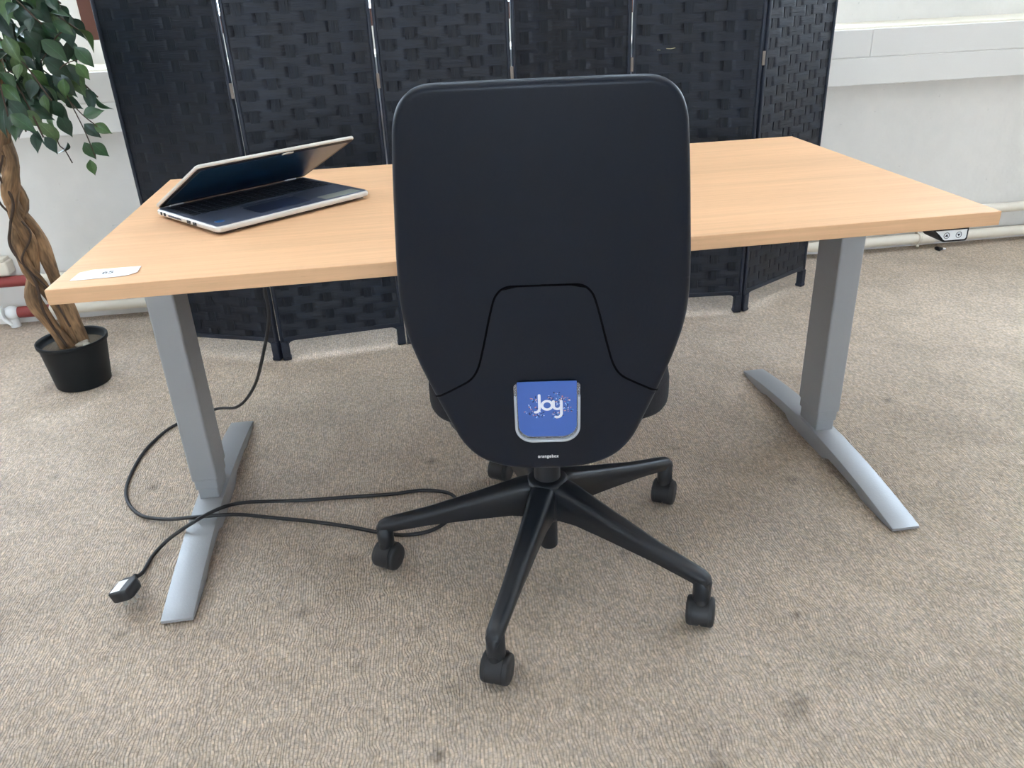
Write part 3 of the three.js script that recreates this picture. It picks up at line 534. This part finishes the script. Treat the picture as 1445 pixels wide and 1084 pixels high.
// blue card in the chair's pocket
{
  const tex = canvasTex(512, 580, (c, w, h) => {
    c.fillStyle = '#4a6dba'; c.fillRect(0, 0, w, h);
    const cols = ['#16264f', '#10204a', '#bcd3f6', '#e8eefc', '#d98a86', '#5aa0d8', '#23366e', '#f0c0b0'];
    const blob = (cx, cy, n, spread) => { for (let i = 0; i < n; i++) { const a = rnd() * 6.28, r = spread * Math.sqrt(rnd()), x = cx + r * Math.cos(a), y = cy + r * 0.8 * Math.sin(a); c.save(); c.translate(x, y); c.rotate(a); c.fillStyle = cols[Math.floor(rnd() * cols.length)]; c.beginPath(); c.ellipse(0, 0, rr(5, 12), rr(2.5, 5), 0, 0, 6.29); c.fill(); c.restore(); } };
    blob(110, 290, 26, 62); blob(180, 340, 22, 50); blob(390, 210, 40, 72); blob(320, 150, 22, 60); blob(430, 300, 18, 50); blob(340, 350, 18, 50); blob(150, 190, 14, 50);
    c.strokeStyle = '#f4f4fa'; c.lineCap = 'round'; c.lineJoin = 'round'; c.lineWidth = 25;
    c.beginPath(); c.moveTo(188, 140); c.lineTo(188, 262); c.bezierCurveTo(188, 310, 172, 318, 150, 316); c.stroke();
    c.beginPath(); c.arc(255, 246, 44, 0, 6.3); c.stroke();
    c.beginPath(); c.moveTo(310, 206); c.lineTo(310, 250); c.bezierCurveTo(310, 300, 378, 300, 378, 250); c.lineTo(378, 206); c.moveTo(378, 250); c.lineTo(378, 330); c.bezierCurveTo(378, 372, 350, 378, 328, 370); c.stroke();
  });
  const g = planarUV(extr(roundedRect(0.090, 0.101, 0.002, 0.0225), 0.0012, 0, 1, 12), -0.045, -0.0505, 0.090, 0.101);
  const m = part('card', g, std({ map: tex, roughness: 0.35 }), scene); m.name = numbered('name_card');
  const loc = V(0.001, 0.4968, backZ(0, 0.4968) + 0.0026).applyAxisAngle(V(0, 1, 0), CHAIR.turn).add(CHAIR.pos);
  m.position.copy(loc); m.rotation.set(0.0997, CHAIR.turn, 0, 'YXZ');
  tag(m, 'blue card reading Joy in the clear pocket on the back of the chair', 'card');
}

// ---------------------------------------------------------------- power cord with its plug
{
  const c = thing('power_cord', 'black power cord looping over the carpet with a plug at its end', 'cord', [0, 0, 0]);
  const F = 0.0042;
  const pts = [[-0.47, 0.626, -0.15], [-0.49, 0.595, -0.15], [-0.545, 0.55, -0.13], [-0.568, 0.50, -0.12], [-0.575, 0.42, -0.14], [-0.62, 0.29, -0.20], [-0.68, 0.16, -0.30], [-0.76, 0.055, -0.41], [-0.846, 0.010, -0.50], [-0.947, F, -0.434], [-0.985, F, -0.34], [-0.997, F, -0.254], [-0.990, F, -0.117], [-0.963, F, -0.044], [-0.918, 0.006, 0.015], [-0.879, 0.0100, 0.040], [-0.838, 0.0220, 0.068], [-0.793, 0.0420, 0.100], [-0.752, 0.0515, 0.116], [-0.713, 0.0525, 0.120], [-0.685, 0.0460, 0.114], [-0.659, 0.0300, 0.099], [-0.631, 0.0150, 0.089], [-0.584, 0.0060, 0.094], [-0.535, F, 0.109], [-0.437, F, 0.151], [-0.35, F, 0.195], [-0.303, F, 0.209], [-0.248, F, 0.202], [-0.205, F, 0.165], [-0.185, F, 0.11], [-0.198, F, 0.068], [-0.257, F, 0.040], [-0.34, F, 0.040], [-0.425, F, 0.033],
    [-0.543, F, 0.024], [-0.592, 0.0080, 0.023], [-0.638, 0.0180, 0.031], [-0.667, 0.0360, 0.055], [-0.695, 0.0550, 0.088], [-0.721, 0.0610, 0.111], [-0.747, 0.0615, 0.134], [-0.771, 0.0550, 0.147], [-0.799, 0.0380, 0.146], [-0.829, 0.0180, 0.147], [-0.853, 0.0060, 0.179], [-0.859, 0.0075, 0.235], [-0.862, 0.024, 0.272], [-0.862, 0.033, 0.290]];
  part('cable', tubeC(pts, 0.0042, 420, 10), M.rubber, c);
  const p = new THREE.Group(); p.name = 'plug'; c.add(p); p.position.set(-0.860, 0.034, 0.325); p.rotation.set(0.02, -0.25, 0.34, 'YXZ');
  const ps = new THREE.Shape(); ps.moveTo(-0.014, -0.026); ps.lineTo(0.014, -0.026); ps.lineTo(0.025, -0.012); ps.lineTo(0.025, 0.014); ps.quadraticCurveTo(0.022, 0.025, 0.012, 0.025); ps.lineTo(-0.012, 0.025); ps.quadraticCurveTo(-0.022, 0.025, -0.025, 0.014); ps.lineTo(-0.025, -0.012); ps.closePath();
  part('plug_body', merge([toCreasedNormals(extr(ps, 0.016, 0.004, 3).rotateX(Math.PI / 2).translate(0, 0.012, 0), 0.7), tube([[0, 0.004, -0.040], [0, 0.004, -0.030], [0, 0.003, -0.018]], 0.0062, 6, 12)]), M.rubber, p);
  part('plug_label', rbox(0.024, 0.0008, 0.034, 0.0003, -0.006, 0.0165, 0.002, 1), M.white, p, 'white label');
  part('earth_pin', rbox(0.0075, 0.023, 0.004, 0.0008, 0, -0.018, -0.012, 1), M.chrome, p);
  for (const x of [-0.011, 0.011]) part('pin', rbox(0.0063, 0.018, 0.004, 0.0008, x, -0.0155, 0.010, 1), M.chrome, p);
}

// ---------------------------------------------------------------- artificial fig tree
{
  const PX = -1.31, PZ = -0.815;
  const t = thing('artificial_fig_tree', 'artificial fig tree with twisted trunks in a small black pot left of the desk', 'plant', [PX, 0, PZ]);
  part('pot', lathe([[0, 0.001], [0.078, 0.001], [0.081, 0.004], [0.098, 0.140], [0.103, 0.141], [0.104, 0.152], [0.099, 0.153], [0.095, 0.146], [0.092, 0.118], [0, 0.118]], 48), M.pot, t);
  { const g = new THREE.CircleGeometry(0.093, 40, 0, Math.PI * 2).rotateX(-Math.PI / 2); part('soil', merge([g.translate(0, 0.126, 0), new THREE.SphereGeometry(0.09, 24, 8, 0, Math.PI * 2, 0, Math.PI / 2).scale(1, 0.12, 1).translate(0, 0.124, 0)]), M.soil, t); }
  for (let i = 0; i < 5; i++) part('pebble', new THREE.DodecahedronGeometry(rr(0.009, 0.014), 1).scale(1.3, 0.6, 1), std({ color: lin(0.35, 0.31, 0.25), roughness: 0.9 }), t).position.set(0.045 + rr(-0.02, 0.02), 0.139, 0.03 + rr(-0.03, 0.03));
  const stem = (pts, r0, r1) => {
    const cv = new THREE.CatmullRomCurve3(pts.map((p) => V(...p)), false, 'centripetal'), N = 60, R = 14, rings = [];
    const fr = cv.computeFrenetFrames(N, false);
    for (let i = 0; i <= N; i++) { const u = i / N, p = cv.getPointAt(u), ring = []; for (let j = 0; j < R; j++) { const a = j / R * 6.2832, rad = (r0 + (r1 - r0) * u) * (1 + 0.34 * (vnoise(j / R * 5, u * 22, 5, 64, Math.round(r0 * 9999)) - 0.5) + 0.12 * Math.sin(u * 40 + r0 * 999)); const q = p.clone().addScaledVector(fr.normals[i], rad * Math.cos(a)).addScaledVector(fr.binormals[i], rad * Math.sin(a)); ring.push([q.x, q.y, q.z]); } rings.push(ring); }
    const g = loft(rings), uv = g.attributes.uv; for (let i = 0; i <= N; i++) for (let j = 0; j < R; j++) uv.setXY(i * R + j, j / R, i / N * 3);
    return g;
  };
  part('trunk', stem([[-0.005, 0.11, 0.02], [-0.035, 0.22, 0.03], [-0.062, 0.30, 0.03], [-0.045, 0.38, 0.0], [-0.03, 0.46, 0.01], [-0.038, 0.56, 0.03], [-0.018, 0.66, 0.02], [-0.03, 0.78, 0.0], [0.0, 0.90, 0.02], [0.03, 1.05, 0.0], [0.05, 1.3, 0.02]], 0.021, 0.014), M.bark, t);
  part('trunk', stem([[0.005, 0.11, 0.0], [-0.006, 0.22, -0.005], [-0.022, 0.30, 0.01], [-0.050, 0.40, 0.03], [-0.055, 0.50, 0.02], [-0.020, 0.58, -0.01], [-0.042, 0.68, -0.01], [0.004, 0.80, 0.02], [-0.03, 0.92, 0.0], [-0.06, 1.1, 0.0], [-0.08, 1.3, -0.02]], 0.018, 0.013), M.bark, t);
  part('trunk', stem([[0.030, 0.11, -0.01], [0.018, 0.22, 0.0], [0.000, 0.30, -0.02], [-0.008, 0.40, -0.02], [-0.022, 0.50, -0.02], [-0.036, 0.60, 0.03], [-0.002, 0.70, 0.025], [-0.022, 0.80, -0.02], [0.02, 0.95, -0.02], [0.0, 1.1, 0.03], [0.02, 1.3, 0.05]], 0.022, 0.013), M.bark, t);
  part('vine', tube([[0.0, 0.14, 0.045], [-0.03, 0.26, 0.055], [-0.03, 0.36, 0.05], [-0.07, 0.46, 0.04], [-0.045, 0.53, 0.055], [-0.02, 0.60, 0.052], [-0.045, 0.70, 0.045], [-0.01, 0.80, 0.045]], 0.004, 80, 6), M.twig, t);
  part('vine', tube([[0.02, 0.20, 0.03], [-0.01, 0.33, 0.035], [-0.045, 0.42, 0.055], [-0.01, 0.50, 0.03], [-0.06, 0.60, 0.045], [-0.01, 0.72, 0.05]], 0.003, 80, 6), M.twig, t);
  // leaf shapes: oval, pointed, folded along the midrib, tip curling down
  const leafG = (len, wid, fold, curl) => {
    const NL = 8, prof = [0.02, 0.48, 0.84, 1.0, 0.97, 0.80, 0.52, 0.20, 0.0], pos = [], uv = [], idx = [];
    for (let i = 0; i <= NL; i++) { const u = i / NL, y = u * len, w = prof[i] * wid / 2, zc = -curl * len * u * u; for (const s of [-1, -0.5, 0, 0.5, 1]) { pos.push(s * w, y, zc + Math.abs(s) * w * fold); uv.push(0.5 + s / 2, u); } }
    for (let i = 0; i < NL; i++) for (let j = 0; j < 4; j++) { const a = i * 5 + j; idx.push(a, a + 1, a + 5, a + 1, a + 6, a + 5); }
    const g = new THREE.BufferGeometry(); g.setAttribute('position', new THREE.Float32BufferAttribute(pos, 3)); g.setAttribute('uv', new THREE.Float32BufferAttribute(uv, 2)); g.setIndex(idx); g.computeVertexNormals();
    return g;
  };
  const shapes = [leafG(0.062, 0.036, 0.25, 0.18), leafG(0.055, 0.034, 0.35, 0.28), leafG(0.070, 0.040, 0.18, 0.35), leafG(0.050, 0.030, 0.45, 0.15), leafG(0.066, 0.036, 0.6, 0.5)];
  const putLeaf = (p, dir, face, mi, si, scale = 1) => {       // p base, dir towards the tip, face the upper side
    const y = V(...dir).normalize(), z0 = V(...face), x = y.clone().cross(z0).normalize(), z = x.clone().cross(y).normalize();
    const m = part('leaf', shapes[si], leafM[mi], t); m.position.set(p[0] - PX, p[1], p[2] - PZ); m.quaternion.setFromRotationMatrix(new THREE.Matrix4().makeBasis(x, y, z)); m.scale.setScalar(scale);
  };
  // branches with hanging sprays
  const C0 = V(PX + 0.06, 1.06, PZ + 0.03);
  let made = 0;
  const spray = (from, to, n, ls) => {
    const mid = from.clone().lerp(to, 0.5); mid.y += 0.05;
    const cv = new THREE.CatmullRomCurve3([from, mid, to]);
    const g = new THREE.TubeGeometry(cv, 14, 0.0022, 6).translate(-PX, 0, -PZ); part('branch', g, M.twig, t);
    for (let i = 0; i < n; i++) {
      const u = 0.28 + 0.72 * (i + 0.5) / n, p = cv.getPointAt(u), tg = cv.getTangentAt(u), side = (i % 2 ? 1 : -1);
      const out = V(tg.z, 0, -tg.x).normalize().multiplyScalar(side);
      const dir = tg.clone().multiplyScalar(0.5).add(out.multiplyScalar(0.8)).add(V(rr(-0.3, 0.3), rr(-1.1, -0.2), rr(-0.2, 0.5)));
      const face = V(rr(-0.5, 0.5), rr(0.4, 1.1), rr(0.1, 0.9));
      const q = rnd(), mi = ls ?? (q < 0.36 ? 0 : q < 0.62 ? 1 : q < 0.83 ? 2 : q < 0.94 ? 3 : 4);
      putLeaf([p.x + dir.x * 0.008, p.y + dir.y * 0.008, p.z + dir.z * 0.008], dir.toArray(), face.toArray(), mi, Math.floor(rnd() * 5), rr(0.80, 1.12)); made++;
    }
  };
  for (let k = 0; k < 29; k++) {
    const a = k * 2.39996 + 0.3, h = rr(0, 1), rad = rr(0.15, 0.27) * (1 - 0.25 * Math.abs(h - 0.5));
    const from = V(PX + rr(-0.04, 0.05), 0.90 + 0.36 * h, PZ + rr(-0.03, 0.05));
    const to = V(C0.x + rad * Math.cos(a), Math.max(0.775, 0.79 + 0.5 * h - rr(0, 0.10)), C0.z + rad * Math.sin(a) * 0.9);
    if (to.z < -1.15) to.z = -1.15;
    if (to.x < PX - 0.10 && k % 4) continue;
    spray(from, to, 8);
  }
  for (let i = 0; i < 76; i++) {                       // leaves close in around the crown's middle
    const p = [rr(-1.33, -1.10), rr(0.84, 1.16), rr(-0.93, -0.77)];
    if (p[0] > -1.15 && p[1] < 0.9) p[0] -= 0.1;
    putLeaf(p, [rr(-0.7, 0.9), rr(-1, -0.3), rr(-0.2, 0.5)], [rr(-0.4, 0.5), rr(0.2, 0.9), rr(0.3, 1)], [0, 0, 1, 1, 0, 2, 3][Math.floor(rnd() * 7)], Math.floor(rnd() * 4), rr(0.85, 1.25)); made++;
  }
  // the loose sprays hanging to the right
  for (const pts of [[[-1.13, 0.93, -0.77], [-1.105, 0.85, -0.755], [-1.085, 0.77, -0.75], [-1.075, 0.70, -0.75]], [[-1.105, 0.85, -0.756], [-1.08, 0.815, -0.75], [-1.05, 0.782, -0.75]], [[-1.14, 0.90, -0.77], [-1.10, 0.94, -0.76], [-1.05, 0.955, -0.755]], [[-1.16, 0.95, -0.78], [-1.10, 1.01, -0.77], [-1.06, 1.03, -0.77]], [[-1.17, 0.78, -0.77], [-1.165, 0.74, -0.76], [-1.15, 0.725, -0.75], [-1.14, 0.69, -0.75]]]) {
    part('branch', tube(pts.map(([x, y, z]) => [x - PX, y, z - PZ]), 0.0016, 24, 6), M.twig, t);
  }
  const F = [0.1, 0.35, 1];
  for (const [x, y, dx, dy, mi, si, sc, f] of [
    [-1.080, 0.812, 0.9, 0.22, 2, 1, 1.0, F], [-1.086, 0.790, 0.7, -0.75, 1, 1, 0.95, F], [-1.060, 0.788, 0.75, -0.5, 3, 3, 1.0, F], [-1.098, 0.742, 0.35, -0.9, 2, 1, 0.95, F], [-1.078, 0.740, 0.65, -0.75, 2, 1, 1.0, F], [-1.090, 0.697, 0.05, -1, 3, 3, 0.9, F],
    [-1.055, 0.985, 0.55, -0.8, 2, 0, 1.05, [0.2, 0.5, 1]], [-1.06, 0.945, 0.45, -0.9, 3, 3, 1.0, F], [-1.092, 1.068, 0.95, -0.15, 2, 3, 0.95, [0, 0.9, 0.5]], [-1.092, 1.048, 0.8, -0.55, 2, 0, 0.95, [0, 0.8, 0.7]],
    [-1.135, 1.005, 0.75, -0.6, 2, 2, 1.1, [0, 0.7, 0.7]], [-1.10, 0.91, -0.15, -1, 3, 3, 1.0, F], [-1.13, 0.92, 0.7, -0.8, 1, 2, 1.05, [0.3, 0.3, 1]], [-1.14, 0.82, 0.2, -1, 0, 2, 0.95, F], [-1.17, 0.80, -0.1, -1, 3, 2, 0.95, F], [-1.14, 0.745, -0.45, -0.8, 0, 4, 0.7, [1, 0.2, 0.2]],
    [-1.20, 0.98, -0.1, -1, 4, 4, 1.1, F], [-1.215, 1.02, 0.3, -1, 4, 0, 1.1, F], [-1.19, 0.93, 0.05, -1, 4, 4, 1.1, [0.5, 0.2, 1]], [-1.25, 0.97, -0.3, -0.8, 3, 0, 1.2, F], [-1.25, 0.90, -0.3, -0.9, 0, 2, 1.2, F], [-1.21, 0.87, 0.1, -1, 0, 2, 1.2, F], [-1.17, 0.88, 0.4, -0.9, 1, 2, 1.1, F], [-1.14, 0.96, 0.7, -0.6, 0, 2, 1.15, [0.2, 0.5, 1]], [-1.17, 1.03, 0.5, -0.8, 0, 2, 1.1, F], [-1.18, 1.09, 0.6, -0.6, 0, 2, 1.1, F]])
    putLeaf([x, y, -0.752 + rr(-0.012, 0.012)], [dx, dy, rr(-0.1, 0.15)], f, mi, si, sc);
}

renderer.render(scene, camera);
